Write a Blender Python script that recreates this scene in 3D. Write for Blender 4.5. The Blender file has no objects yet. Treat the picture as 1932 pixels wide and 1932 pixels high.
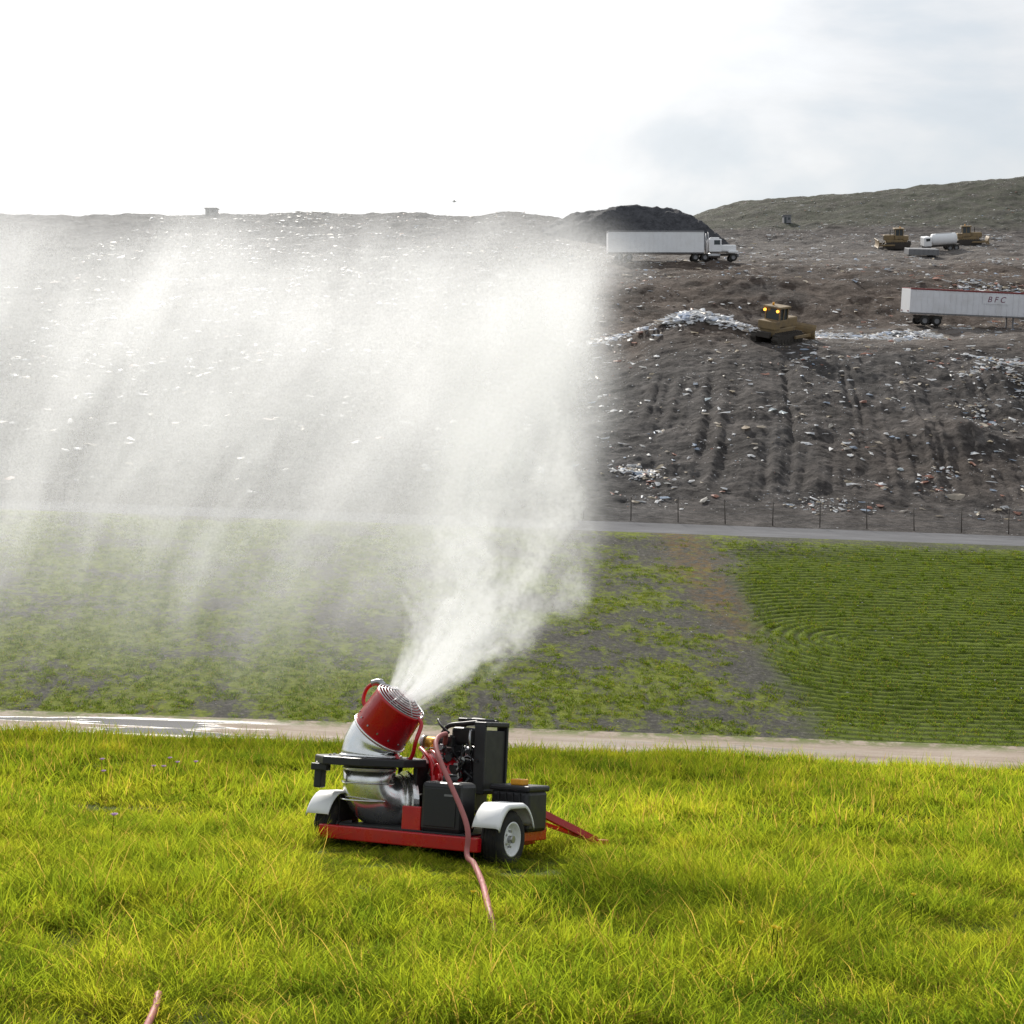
import bpy, math, random
import numpy as np
from mathutils import Vector, Matrix
random.seed(7); rng=np.random.default_rng(11)
scene=bpy.context.scene
scene.view_settings.view_transform='Standard'
scene.view_settings.look='None'
scene.view_settings.exposure=0

# ------------------------------------------------------------ numeric noise
def _h(ix,iy,s):
    n=(ix.astype(np.int64)*374761393+iy.astype(np.int64)*668265263+s*1442695041)&0x7fffffff
    n=((n^(n>>13))*1274126177)&0x7fffffff
    n=(n^(n>>16))&0xffff
    return n/65535.0
def vn(x,y,s=0):
    x=np.asarray(x,float); y=np.asarray(y,float)
    ix=np.floor(x); iy=np.floor(y); fx=x-ix; fy=y-iy
    fx=fx*fx*(3-2*fx); fy=fy*fy*(3-2*fy)
    a=_h(ix,iy,s); b=_h(ix+1,iy,s); c=_h(ix,iy+1,s); d=_h(ix+1,iy+1,s)
    return (a*(1-fx)+b*fx)*(1-fy)+(c*(1-fx)+d*fx)*fy
def fbm(x,y,s=0,o=4):
    r=0;a=.5;t=0
    for i in range(o):
        r=r+a*vn(x*2**i+17*i,y*2**i-9*i,s+i*7); t+=a; a*=.5
    return r/t
def sst(a,b,x):
    t=np.clip((x-a)/(b-a),0,1); return t*t*(3-2*t)

# ------------------------------------------------------------ terrain height
_Y=np.arange(-80,1000,.25)
def prof(p,sig=1.0):
    p=np.array(p); z=np.interp(_Y,p[:,0],p[:,1])
    k=np.arange(-20,21)*.25; g=np.exp(-k*k/(2*sig*sig)); g/=g.sum()
    return np.convolve(np.pad(z,20,mode='edge'),g,mode='valid')
near=[(-80,-.5),(-5,-.9),(0,-1.89),(33,-8.49),(35,-9.0),(46,-12.95),(54,-13.05),(85,-9.04),(91,-9.05)]
PR=prof(near+[(92.2,-8.9),(97,-8.1),(129,1.7),(134,2.7),(158,4.3),(163,5.2),(176,10.8),(215,16.1),(255,23),(290,27.4),(300,28),(600,20),(1000,0)])
PL=prof(near+[(92.2,-8.9),(97,-8.1),(130,-.6),(170,8.2),(215,17.6),(256,26.8),(262,27.2),(330,22),(420,15),(1000,0)])
def H(X,Y):
    X=np.asarray(X,float); Y=np.asarray(Y,float)
    w=sst(3,19,X)
    z=np.interp(Y,_Y,PL)*(1-w)+np.interp(Y,_Y,PR)*w
    Xc=np.clip(X,-60,60)
    tf=1-sst(95,130,Y)
    z=z-.036*Xc*tf*sst(0,12,Y)
    hx=np.interp(X,[10,30,42,52,70,88,100,110,118,170,300],[24,31,36.6,39.5,41,42.4,44,45.0,45.3,47,47])
    hill=sst(285,345,Y)*(1-.6*sst(350,600,Y))*(hx-28)*sst(5,30,X)
    z=z+np.maximum(hill,0)
    fill=sst(93.5,98,Y)
    amp=.25+.75*sst(128,140,Y)
    z=z+fill*((fbm(X/9,Y/9,3,3)-.5)*1.9*amp+(fbm(X/1.6,Y/1.6,5,4)-.5)*.62)
    tr=sst(97,102,Y)*(1-sst(122,131,Y))*sst(8,12,X)
    wob=X-.16*(Y-100)*(1-(X-30)/50)+1.0*(fbm(X/6,Y/18,8,3)-.5)
    z=z+tr*(.50*(fbm(wob/.8,Y/40,9,2)-.5)+.26*(fbm(wob/.3,Y/20,10,2)-.5))*(.35+1.3*fbm(X/6,Y/16,12,2))
    z=z+2.2*np.exp(-((X-17)/5.5)**2-((Y-139)/5)**2)
    z=z+1.1*np.exp(-((X-33)/3.5)**2-((Y-110)/3)**2)
    z=z+.9*np.exp(-((X-41)/3.5)**2-((Y-122)/3)**2)
    nr=1-sst(34,44,Y)
    z=z+nr*((fbm(X/5,Y/5,21,3)-.5)*.28)*sst(3,9,Y)
    sl=sst(55,58,Y)*(1-sst(82,85,Y))
    z=z+sl*((fbm(X/7,Y/7,31,3)-.5)*.35+(fbm(X/.5,Y/.9,33,2)-.5)*.07)
    d=rowd(X,Y); m=rowmask(X,Y)
    z=z+sl*m*.045*np.sin(d*2*math.pi/.62+1.2*fbm(X/3,Y/3,40,2))
    z=z-sl*(1-m)*rill(X,Y)*.12
    return z
def rill(X,Y):
    return (1-sst(55.5,60,Y+6*(fbm(X/.9,X*0,45,2)-.5)))*np.clip((fbm(X/.45+.8*fbm(X/2,Y/3,47,2),Y/6,44,2)-.55)*5,0,1)
def rowd(X,Y):
    return np.sqrt(np.maximum(15.5-X,0)**2+(1.3*(Y-66.5))**2)
def rowmask(X,Y):
    e=11.2+2.6*(fbm(X/3,Y/3,50,3)-.5)+.06*(Y-66)
    return sst(-.9,1.4,X-e)

# ------------------------------------------------------------ material helper
def newmat(name):
    m=bpy.data.materials.new(name); m.use_nodes=True
    nt=m.node_tree; nt.nodes.clear()
    out=nt.nodes.new('ShaderNodeOutputMaterial')
    return m,nt,out
def nd(nt,t,**k):
    n=nt.nodes.new(t)
    for a,b in k.items(): setattr(n,a,b)
    return n
def noise(nt,vec,scale,detail=4,rough=.55,dist=0):
    n=nd(nt,'ShaderNodeTexNoise'); n.inputs['Scale'].default_value=scale
    n.inputs['Detail'].default_value=detail; n.inputs['Roughness'].default_value=rough
    n.inputs['Distortion'].default_value=dist
    if vec is not None: nt.links.new(vec,n.inputs['Vector'])
    return n.outputs['Fac']
def ramp(nt,fac,stops,interp='LINEAR'):
    r=nd(nt,'ShaderNodeValToRGB'); r.color_ramp.interpolation=interp
    cr=r.color_ramp
    while len(cr.elements)<len(stops): cr.elements.new(.5)
    for e,(p,c) in zip(cr.elements,stops):
        e.position=p; e.color=(c,c,c,1) if not hasattr(c,'__len__') else (*c,1)
    nt.links.new(fac,r.inputs['Fac']); return r.outputs['Color']
def mix(nt,f,a,b,bt='MIX'):
    m=nd(nt,'ShaderNodeMix',data_type='RGBA',blend_type=bt)
    def s(i,v):
        if hasattr(v,'links'): nt.links.new(v,m.inputs[i])
        elif hasattr(v,'__len__'): m.inputs[i].default_value=(*v,1)
        else: m.inputs[i].default_value=v
    s(0,f); s(6,a); s(7,b); return m.outputs[2]
def math_(nt,op,a,b=None,clamp=False):
    m=nd(nt,'ShaderNodeMath',operation=op,use_clamp=clamp)
    for i,v in enumerate((a,b)):
        if v is None: continue
        if hasattr(v,'links'): nt.links.new(v,m.inputs[i])
        else: m.inputs[i].default_value=v
    return m.outputs[0]
def pos(nt,scale=(1,1,1)):
    g=nd(nt,'ShaderNodeNewGeometry')
    mp=nd(nt,'ShaderNodeMapping'); mp.inputs['Scale'].default_value=scale
    nt.links.new(g.outputs['Position'],mp.inputs['Vector']); return mp.outputs[0]
def principled(nt,out,col,rough=.8,metal=0,bump=None,bstr=.4,bdist=.02,spec=.5,coat=0):
    b=nd(nt,'ShaderNodeBsdfPrincipled')
    for k,v in (('Base Color',col),('Roughness',rough),('Metallic',metal)):
        if hasattr(v,'links'): nt.links.new(v,b.inputs[k])
        elif hasattr(v,'__len__'): b.inputs[k].default_value=(*v,1)
        else: b.inputs[k].default_value=v
    b.inputs['Specular IOR Level'].default_value=spec
    b.inputs['Coat Weight'].default_value=coat
    if bump is not None:
        bp=nd(nt,'ShaderNodeBump'); bp.inputs['Strength'].default_value=bstr; bp.inputs['Distance'].default_value=bdist
        nt.links.new(bump,bp.inputs['Height']); nt.links.new(bp.outputs[0],b.inputs['Normal'])
    nt.links.new(b.outputs[0],out.inputs[0]); return b
def attr(nt,name):
    a=nd(nt,'ShaderNodeAttribute'); a.attribute_name=name; return a.outputs['Fac']

def simple(name,col,rough=.5,metal=0,dirt=.25,dirtcol=(.12,.10,.07),scale=9,coat=0,bstr=.1):
    m,nt,out=newmat(name)
    tc=nd(nt,'ShaderNodeTexCoord'); 
    n=noise(nt,tc.outputs['Object'],scale,4,.6)
    f=ramp(nt,n,[(.45,0),(.75,dirt)])
    c=mix(nt,f,col,dirtcol)
    r=ramp(nt,n,[(.3,max(rough-.08,.05)),(.75,min(rough+.2,1))])
    principled(nt,out,c,r,metal,n,bstr,.004,coat=coat); return m

M={}
M['red']=simple('red_paint',(.55,.004,.012),.28,0,.3,(.24,.012,.012),coat=.5)
M['galv']=simple('galvanised_steel',(.92,.92,.90),.18,.95,.3,(.6,.57,.5),5)
M['black']=simple('black_plastic',(.014,.014,.016),.4,0,.15,(.07,.06,.05))
M['engine']=simple('engine_metal',(.022,.022,.024),.4,.4,.4,(.10,.09,.08),22)
M['steel']=simple('steel',(.45,.45,.46),.35,1,.3,(.2,.18,.15),16)
M['rubber']=simple('tyre_rubber',(.02,.02,.02),.85,0,.5,(.09,.075,.05),14)
M['white']=simple('white_paint',(.90,.90,.90),.4,0,.1,(.6,.57,.5),6)
M['brass']=simple('brass',(.75,.42,.08),.35,.8)
M['orange']=simple('orange_plastic',(.85,.38,.02),.45)
M['glass']=simple('dark_glass',(.03,.04,.045),.08,0,.1)
M['dozer']=simple('construction_yellow',(.25,.175,.085),.6,0,.8,(.12,.095,.075),1.4)
M['track']=simple('track_steel',(.06,.052,.045),.7,.3,.6,(.09,.07,.055),3)
M['truckwhite']=simple('truck_white',(.86,.86,.87),.45,0,.25,(.6,.57,.53),.8)
M['trailer']=simple('trailer_panel',(.76,.76,.79),.5,.1,.5,(.55,.53,.51),.7)
M['trailerred']=simple('trailer_red',(.2,.03,.03),.6)
M['grey']=simple('grey_metal',(.25,.25,.26),.6,.3)
M['pink']=simple('faded_red_hose',(.36,.10,.095),.6,0,.3,(.26,.17,.14),6)

# ------------------------------------------------------------ ground sheets
def quadmesh(name,v,nr,nc,mat,smooth=True):
    i=np.arange(nr*nc).reshape(nr,nc)
    f=np.stack([i[:-1,:-1],i[:-1,1:],i[1:,1:],i[1:,:-1]],-1).reshape(-1,4)
    me=bpy.data.meshes.new(name); me.vertices.add(len(v)); me.vertices.foreach_set('co',v.astype(np.float32).ravel())
    me.loops.add(f.size); me.loops.foreach_set('vertex_index',f.ravel().astype(np.int32))
    me.polygons.add(len(f)); me.polygons.foreach_set('loop_start',np.arange(0,f.size,4,dtype=np.int32))
    me.update(calc_edges=True); me.polygons.foreach_set('use_smooth',np.full(len(f),smooth))
    me.materials.append(mat)
    o=bpy.data.objects.new(name,me); scene.collection.objects.link(o); return o
def addattr(o,an,val):
    a=o.data.attributes.new(an,'FLOAT','POINT'); a.data.foreach_set('value',np.asarray(val).ravel().astype(np.float32))
def sheet(name,ys,umax,ncol,mat,attrs=(),x0off=14):
    ys=np.asarray(ys); u=np.linspace(-umax,umax,ncol)
    Yg,U=np.meshgrid(ys,u,indexing='ij'); Xg=U*(np.abs(Yg)+x0off)
    Z=H(Xg,Yg)
    o=quadmesh(name,np.stack([Xg,Yg,Z],-1).reshape(-1,3),*Xg.shape,mat)
    for an,fn in attrs: addattr(o,an,fn(Xg,Yg))
    return o

m,nt,out=newmat('meadow_soil'); p=pos(nt)
c=ramp(nt,noise(nt,p,1.2,4),[(.3,(.035,.05,.010)),(.6,(.07,.09,.015)),(.8,(.11,.10,.025))])
principled(nt,out,c,.95,0,None,.8,.05,.1); meadow=m
m,nt,out=newmat('dirt_road'); p=pos(nt); ps=pos(nt,(.25,1.6,1))
c=ramp(nt,noise(nt,ps,1.1,8,.65),[(.3,(.24,.185,.145)),(.5,(.35,.28,.225)),(.75,(.45,.385,.32))])
e=math_(nt,'MULTIPLY',attr(nt,'edge'),ramp(nt,noise(nt,p,1.4,6,.7),[(.4,0.),(.55,1.)]))
c=mix(nt,e,c,(.12,.15,.03))
wet=math_(nt,'MULTIPLY',attr(nt,'wet'),ramp(nt,noise(nt,ps,.55,3),[(.46,0.),(.52,1.)]))
c=mix(nt,wet,c,(.06,.05,.04))
r=mix(nt,wet,(.9,.9,.9),(.04,.04,.04))
bh=mix(nt,wet,noise(nt,p,9,6),(.5,.5,.5))
principled(nt,out,c,r,0,bh,.6,.05,.25); road=m
m,nt,out=newmat('seeded_bank'); p=pos(nt)
soil=ramp(nt,noise(nt,p,5,6,.75),[(.3,(.05,.047,.042)),(.55,(.11,.105,.092)),(.75,(.25,.24,.21))])
g1=ramp(nt,noise(nt,p,3,6,.7),[(.3,(.10,.125,.018)),(.5,(.18,.22,.028)),(.72,(.30,.33,.05))])
patch=math_(nt,'ADD',math_(nt,'MULTIPLY',attr(nt,'green'),1.0),math_(nt,'MULTIPLY',math_(nt,'SUBTRACT',noise(nt,pos(nt,(1,.8,1)),2.2,8,.85),.5),3.0))
patch=math_(nt,'SUBTRACT',patch,math_(nt,'MULTIPLY',attr(nt,'rill'),.4))
pf=ramp(nt,patch,[(.40,0.),(.75,.95)])
c1=mix(nt,pf,soil,g1)
brn=math_(nt,'MULTIPLY',attr(nt,'brown'),ramp(nt,noise(nt,p,2.2,6,.7),[(.42,0.),(.6,.7)]))
c1=mix(nt,brn,c1,(.22,.13,.04))
rs=ramp(nt,math_(nt,'ADD',math_(nt,'MULTIPLY',attr(nt,'row'),.5),math_(nt,'MULTIPLY',noise(nt,p,3.5,6,.7),.5)),
   [(.22,(.06,.066,.02)),(.42,(.085,.122,.018)),(.62,(.135,.178,.022)),(.85,(.19,.235,.035))])
c=mix(nt,attr(nt,'rows'),c1,rs)
principled(nt,out,c,.95,0,noise(nt,p,7,6,.8),1,.12,.1); bank=m
m,nt,out=newmat('gravel_road'); p=pos(nt)
c=ramp(nt,noise(nt,pos(nt,(.3,1,1)),.8,8,.7),[(.3,(.11,.11,.115)),(.7,(.20,.20,.21))])
principled(nt,out,c,.95,0,noise(nt,p,5,6),.6,.08,.05); gravel=m
m,nt,out=newmat('landfill_soil'); p=pos(nt)
n1=noise(nt,p,.12,6,.65); n2=noise(nt,p,1.3,9,.72)
cg=ramp(nt,n2,[(.25,(.031,.030,.031)),(.45,(.071,.068,.068)),(.60,(.118,.112,.110)),(.88,(.29,.28,.275))])
cb=ramp(nt,n2,[(.25,(.038,.028,.022)),(.45,(.082,.061,.049)),(.6,(.13,.102,.084)),(.88,(.30,.26,.23))])
bf=math_(nt,'MULTIPLY',attr(nt,'brown'),ramp(nt,n1,[(.3,.4),(.52,1.)]))
c=mix(nt,bf,cg,cb)
c=mix(nt,1.0,c,ramp(nt,noise(nt,p,.3,4,.6),[(.32,.6),(.62,1.25)]),'MULTIPLY')
bn=math_(nt,'MULTIPLY',attr(nt,'bench'),ramp(nt,noise(nt,pos(nt,(.25,1,1)),.5,6,.7),[(.35,0.),(.6,.8)]))
c=mix(nt,bn,c,(.22,.20,.185))
gr=math_(nt,'MULTIPLY',attr(nt,'hill'),ramp(nt,noise(nt,p,.35,6,.7),[(.35,.25),(.6,.9)]))
c=mix(nt,gr,c,(.082,.087,.06))
vo=nd(nt,'ShaderNodeTexVoronoi'); vo.inputs['Scale'].default_value=1.8; nt.links.new(p,vo.inputs['Vector'])
sp=math_(nt,'MULTIPLY',ramp(nt,vo.outputs['Distance'],[(.11,1.),(.16,0.)]),ramp(nt,noise(nt,p,.25,5,.7),[(.54,0.),(.62,.85)]))
c=mix(nt,sp,c,(.7,.7,.7))
principled(nt,out,c,.92,0,n2,1,.5,.12); fillm=m

sheet('meadow_ground',np.concatenate([np.linspace(-40,4,40),np.linspace(4.3,46.5,190)]),.85,260,meadow)
sheet('dirt_road',np.linspace(46.5,54.3,40),.62,300,road,
   [('edge',lambda X,Y:np.clip(sst(53.2,54.3,Y)+1-sst(46.5,49,Y),0,1)),
    ('wet',lambda X,Y:sst(51.2,52,Y)*(1-sst(53.6,54.2,Y))*(1-sst(-10,-7,X))+.75*sst(52,52.6,Y)*(1-sst(53.4,54,Y))*np.exp(-((X-7)/4)**2))])
def greenf(X,Y):
    g=.49+1.0*(fbm(X/2.6+.3*Y/4,Y/2.2,60,4)-.5)+.12*(1-sst(60,66,Y))+.08*sst(0,-12,X)-.12*np.exp(-((X-10)/2.5)**2)
    return np.clip(g,0,1)
sheet('grassy_bank',np.linspace(54.3,86.3,330),.55,640,bank,
   [('green',greenf),
    ('rill',lambda X,Y:rill(X,Y)*(1-rowmask(X,Y))),
    ('rows',lambda X,Y:rowmask(X,Y)*(1-.8*sst(83,85,Y+1.5*(fbm(X/4,Y/2,66,3)-.5)))*(1-.8*sst(79,83,Y)*(1-sst(13,22,X)))),
    ('row',lambda X,Y:.5+.5*np.sin(rowd(X,Y)*2*math.pi/.62+1.2*fbm(X/3,Y/3,40,2))),
    ('brown',lambda X,Y:np.exp(-((X-10+.05*(Y-70)+2*(fbm(X/2,Y/2,67,3)-.5))/1.3)**2)*sst(62,72,Y))])
sheet('gravel_road',np.linspace(86.3,91.3,24),.55,300,gravel)
sheet('landfill_terrain',np.concatenate([np.linspace(91.3,135,380),np.linspace(135.3,300,420),np.linspace(301,420,120),np.linspace(425,990,30)]),.45,700,fillm,
   [('brown',lambda X,Y:sst(5,12,X)*np.clip(.3+.7*sst(126,138,Y),0,1)*(1-.6*sst(195,240,Y))+.35*np.exp(-((X-31)/9)**2-((Y-106)/9)**2)),
    ('bench',lambda X,Y:sst(5,14,X)*(sst(130,134,Y)*(1-sst(155,160,Y))*sst(20,28,X)+sst(196,206,Y)*(1-sst(240,260,Y)))),
    ('hill',lambda X,Y:sst(282,300,Y)*sst(30,40,X))],x0off=30)

# ------------------------------------------------------------ mesh helpers
def mk(name,verts,faces,mat,parent=None,smooth=False,bevel=0):
    me=bpy.data.meshes.new(name); me.from_pydata([tuple(v) for v in verts],[],faces); me.update()
    me.materials.append(mat)
    if smooth: me.polygons.foreach_set('use_smooth',[True]*len(me.polygons))
    o=bpy.data.objects.new(name,me); scene.collection.objects.link(o)
    if parent: o.parent=parent
    if bevel:
        b=o.modifiers.new('bevel','BEVEL'); b.width=bevel; b.segments=2; b.limit_method='ANGLE'
    return o
BF=[(0,3,2,1),(4,5,6,7),(0,1,5,4),(1,2,6,5),(2,3,7,6),(3,0,4,7)]
def box(name,c,s,mat,parent,bevel=.01,rot=None,taper=1):
    hx,hy,hz=[a/2 for a in s]
    vs=[Vector((x*hx*(taper if z>0 else 1),y*hy*(taper if z>0 else 1),z*hz)) for z in (-1,1) for x,y in ((-1,-1),(1,-1),(1,1),(-1,1))]
    if rot: 
        R=Matrix.Rotation(rot[2],3,'Z')@Matrix.Rotation(rot[1],3,'Y')@Matrix.Rotation(rot[0],3,'X'); vs=[R@v for v in vs]
    vs=[v+Vector(c) for v in vs]
    return mk(name,vs,BF,mat,parent,False,bevel)
def sweep(name,pts,radii,mat,parent=None,seg=24,caps=True,closed=False,smooth=True):
    pts=[Vector(p) for p in pts]; n=len(pts)
    if not hasattr(radii,'__len__'): radii=[radii]*n
    T=[]
    for i in range(n):
        a=pts[(i-1)%n] if (closed or i>0) else pts[i]; b=pts[(i+1)%n] if (closed or i<n-1) else pts[i]
        T.append((b-a).normalized())
    u=T[0].orthogonal().normalized(); vs=[];fs=[]
    for i in range(n):
        u=(u-T[i]*u.dot(T[i])).normalized(); w=T[i].cross(u)
        for k in range(seg):
            a=2*math.pi*k/seg; vs.append(pts[i]+(u*math.cos(a)+w*math.sin(a))*radii[i])
    m=n if closed else n-1
    for i in range(m):
        j=(i+1)%n
        for k in range(seg):
            l=(k+1)%seg; fs.append((i*seg+k,i*seg+l,j*seg+l,j*seg+k))
    if caps and not closed:
        fs.append(tuple(range(seg-1,-1,-1))); fs.append(tuple((n-1)*seg+k for k in range(seg)))
    o=mk(name,vs,fs,mat,parent,smooth)
    if caps and not closed and smooth:
        for pl in o.data.polygons[-2:]: pl.use_smooth=False
    return o
def cyl(name,a,b,r,mat,parent,seg=20,r2=None): return sweep(name,[a,b],[r,r if r2 is None else r2],mat,parent,seg)
def spl(pts,k=8):
    P=[Vector(p) for p in pts]; P=[P[0]*2-P[1]]+P+[P[-1]*2-P[-2]]; out=[]
    for i in range(1,len(P)-2):
        for j in range(k):
            t=j/k; out.append(.5*((2*P[i])+(-P[i-1]+P[i+1])*t+(2*P[i-1]-5*P[i]+4*P[i+1]-P[i+2])*t*t+(-P[i-1]+3*P[i]-3*P[i+1]+P[i+2])*t**3))
    out.append(P[-2]); return out
def ring(name,c,axis,R,r,mat,parent,seg=40,rs=8):
    a=Vector(axis).normalized(); u=a.orthogonal().normalized(); w=a.cross(u)
    return sweep(name,[Vector(c)+(u*math.cos(t)+w*math.sin(t))*R for t in [2*math.pi*i/seg for i in range(seg)]],r,mat,parent,rs,closed=True)
def lathe(name,c,axis,prof_,mat,parent,seg=36,smooth=True):
    a=Vector(axis).normalized(); u=a.orthogonal().normalized(); w=a.cross(u); vs=[];fs=[]
    for r,h in prof_:
        for k in range(seg):
            t=2*math.pi*k/seg; vs.append(Vector(c)+a*h+(u*math.cos(t)+w*math.sin(t))*r)
    for i in range(len(prof_)-1):
        for k in range(seg):
            l=(k+1)%seg; fs.append((i*seg+k,i*seg+l,(i+1)*seg+l,(i+1)*seg+k))
    return mk(name,vs,fs,mat,parent,smooth)
def empty(name,mat4):
    e=bpy.data.objects.new(name,None); e.empty_display_size=.2; scene.collection.objects.link(e); e.matrix_world=mat4; return e
def ground_frame(x,y,yaw,lift=0):
    e=.6; z=float(H(x,y)); gx=float(H(x+e,y)-H(x-e,y))/(2*e); gy=float(H(x,y+e)-H(x,y-e))/(2*e)
    if y>90:
        e=5; gx=float(H(x+e,y)-H(x-e,y))/(2*e); gy=float(H(x,y+e)-H(x,y-e))/(2*e)
    up=Vector((-gx,-gy,1)).normalized(); r=Vector((math.cos(yaw),math.sin(yaw),0)); r=(r-up*r.dot(up)).normalized(); f=up.cross(r)
    m=Matrix((r,f,up)).transposed().to_4x4(); m.translation=Vector((x,y,z+lift)); return m

# ------------------------------------------------------------ mist cannon trailer
MM=ground_frame(-.79,15.15,math.radians(-30),-.05)@Matrix.Rotation(math.radians(-1.4),4,'Y')
mc=empty('mist_cannon_trailer',MM)
DZ=-.04
box('frame_rear',(-.02,-.66,.2),(1.86,.09,.13),M['red'],mc,.01)
box('frame_front',(-.02,.66,.2),(1.6,.09,.13),M['red'],mc,.01)
for s in(-.8,.76): box('frame_side',(s,0,.2),(.09,1.22,.125),M['red'],mc,.01)
box('axle_beam',(0,-.3,.2),(2.0,.08,.08),M['black'],mc,.005)
box('deck',(-.02,0,.27),(1.5,1.2,.02),M['black'],mc,.004)
box('equipment_box',(-.62,.12,.42),(.5,.3,.28),M['black'],mc,.02)
box('rear_panel',(.06,-.54,.38),(.22,.05,.24),M['red'],mc,.01)
for nm,s,xx in(('right',1,.96),('left',-1,-1.02)):
    c=Vector((xx,-.3,.25)); ax=(s,0,0)
    lathe('tyre_'+nm,c,ax,[(.15,-.1),(.19,-.115),(.24,-.11),(.262,-.08),(.268,0),(.262,.08),(.24,.11),(.19,.115),(.15,.1)],M['rubber'],mc,44)
    for k in range(5): ring('tread_groove_'+nm,c+Vector((s*(-.07+.035*k),0,0)),ax,.267,.005,M['rubber'],mc,44,5)
    lathe('rim_'+nm,c,ax,[(.152,-.09),(.155,.09),(.165,.108),(.150,.11),(.135,.075),(.125,.04),(.07,.05),(.06,.07),(.0,.07)],M['white'],mc,36)
    cyl('hub_'+nm,c+Vector((s*.06,0,0)),c+Vector((s*.12,0,0)),.035,M['steel'],mc)
    for k in range(5):
        a=k*2*math.pi/5; q=c+Vector((s*.05,.075*math.cos(a),.075*math.sin(a))); cyl('lug_nut_'+nm,q,q+Vector((s*.03,0,0)),.011,M['steel'],mc,8)
    vs=[];fs=[];n=18
    prof2=[(-.14,-.012),(-.13,0),(.12,0),(.14,-.008),(.145,-.035)]
    for i in range(n+1):
        a=math.radians(18+144*i/n)
        ry=.37*math.cos(a); rz=.325*min(1,math.sin(a)*1.12)
        for (w,d) in prof2: vs.append(c+Vector((s*w,ry*(1+d),rz+d)))
    k=len(prof2)
    for i in range(n):
        for j in range(k-1): fs.append((i*k+j,i*k+j+1,(i+1)*k+j+1,(i+1)*k+j))
    f=mk('fender_'+nm,vs,fs,M['white'],mc,True); so=f.modifiers.new('s','SOLIDIFY'); so.thickness=.012
    box('fender_bracket_'+nm,(xx-s*.12,-.3,.42),(.03,.3,.26),M['black'],mc,.004)
D=Vector((-.645,-.3,DZ)); hd=Vector((.6,.8,0))
pts=[D+Vector((0,0,.88)),D+Vector((0,0,.74))]
Rb=.27
for i in range(0,9):
    a=math.radians(90*i/8); pts.append(D+Vector((0,0,.73-(.21)*math.sin(a)))+hd*(.24*(1-math.cos(a))))
pts.append(D+Vector((0,0,.52))+hd*.40)
sweep('lower_duct_elbow',pts,[Rb]*len(pts),M['galv'],mc,40,smooth=True)
for z in(.86,.72,.55): ring('duct_band',D+Vector((0,0,z)),(0,0,1),Rb+.006,.009,M['galv'],mc)
lathe('duct_flange',D+Vector((0,0,.52))+hd*.40,hd,[(Rb,-.02),(.325,-.02),(.325,.01),(.30,.015),(.30,.05),(.2,.05)],M['galv'],mc,40,False)
ring('flange_bead',D+Vector((0,0,.52))+hd*.33,hd,Rb+.01,.014,M['galv'],mc)
vs=[];fs=[]
for z,r in((.895,.50),(.895,.56),(.965,.56),(.975,.545),(.975,.30)):
    for k in range(8):
        a=math.radians(22.5+45*k); vs.append(D+Vector((r*math.cos(a)*1.06,r*math.sin(a),z)))
for i in range(4):
    for k in range(8):
        l=(k+1)%8; fs.append((i*8+k,i*8+l,(i+1)*8+l,(i+1)*8+k))
fs.append(tuple(range(7,-1,-1)))
mk('slewing_plate',vs,fs,M['black'],mc,False,.012)
box('slew_motor',D+Vector((-.42,-.28,.78)),(.09,.1,.26),M['black'],mc,.015)
box('slew_lock',D+Vector((-.36,-.36,.86)),(.2,.08,.07),M['black'],mc,.01)
for k in range(10):
    a=math.radians(36*k+9); q=D+Vector((.42*math.cos(a),.42*math.sin(a),.975)); cyl('plate_bolt',q,q+Vector((0,0,.015)),.014,M['steel'],mc,6)
for k,(dx,dy) in enumerate(((.4,.28),(.1,.42),(-.42,.2))):
    cyl('plate_leg_%d'%k,(D.x+dx,D.y+dy,.27),(D.x+dx,D.y+dy,.88+DZ),.025,M['black'],mc)
ax=Vector((.60,.02,.80)).normalized()
J=Vector((-.565,-.3,1.205+DZ))
sweep('upper_duct',[D+Vector((0,0,.975)),D+Vector((0,0,1.03)),D+Vector((.01,0,1.10)),J-ax*.06,J+ax*.04],[.315,.30,.295,.29,.285],M['galv'],mc,44)
ring('upper_duct_bead',D+Vector((0,0,.985)),(0,0,1),.318,.012,M['galv'],mc)
BL=.41; mouth=J+ax*BL
lathe('barrel',J,ax,[(.292,.0),(.292,.02),(.298,.03),(.282,BL-.02),(.288,BL-.01),(.282,BL+.01),(.262,BL+.01),(.258,.26),(.25,.05)],M['red'],mc,48)
ring('barrel_band',J+ax*.02,ax,.300,.011,M['galv'],mc,48)
for k in range(7):
    ring('nozzle_ring_%d'%k,J+ax*(BL+.015+.012*k),ax,.275-.028*k,.0065,M['steel'],mc,48,6)
for k in range(6):
    a=k*math.pi/3; u=ax.orthogonal().normalized(); w=ax.cross(u); d=u*math.cos(a)+w*math.sin(a)
    cyl('grille_spoke_%d'%k,J+ax*(BL+.015)+d*.275,J+ax*(BL+.095)+d*.10,.006,M['steel'],mc,6)
lathe('fan_cone',J,ax,[(.0,.38),(.06,.35),(.11,.28),(.12,.1)],M['engine'],mc,24)
for k in range(9):
    a=k*2*math.pi/9; u=ax.orthogonal().normalized(); w=ax.cross(u); d=u*math.cos(a)+w*math.sin(a); t=ax.cross(d)
    b0=J+ax*.2
    mk('guide_vane_%d'%k,[b0+d*.11,b0+d*.255,b0+d*.255+ax*.1+t*.07,b0+d*.11+ax*.1+t*.04],[(0,1,2,3)],M['engine'],mc)
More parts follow.
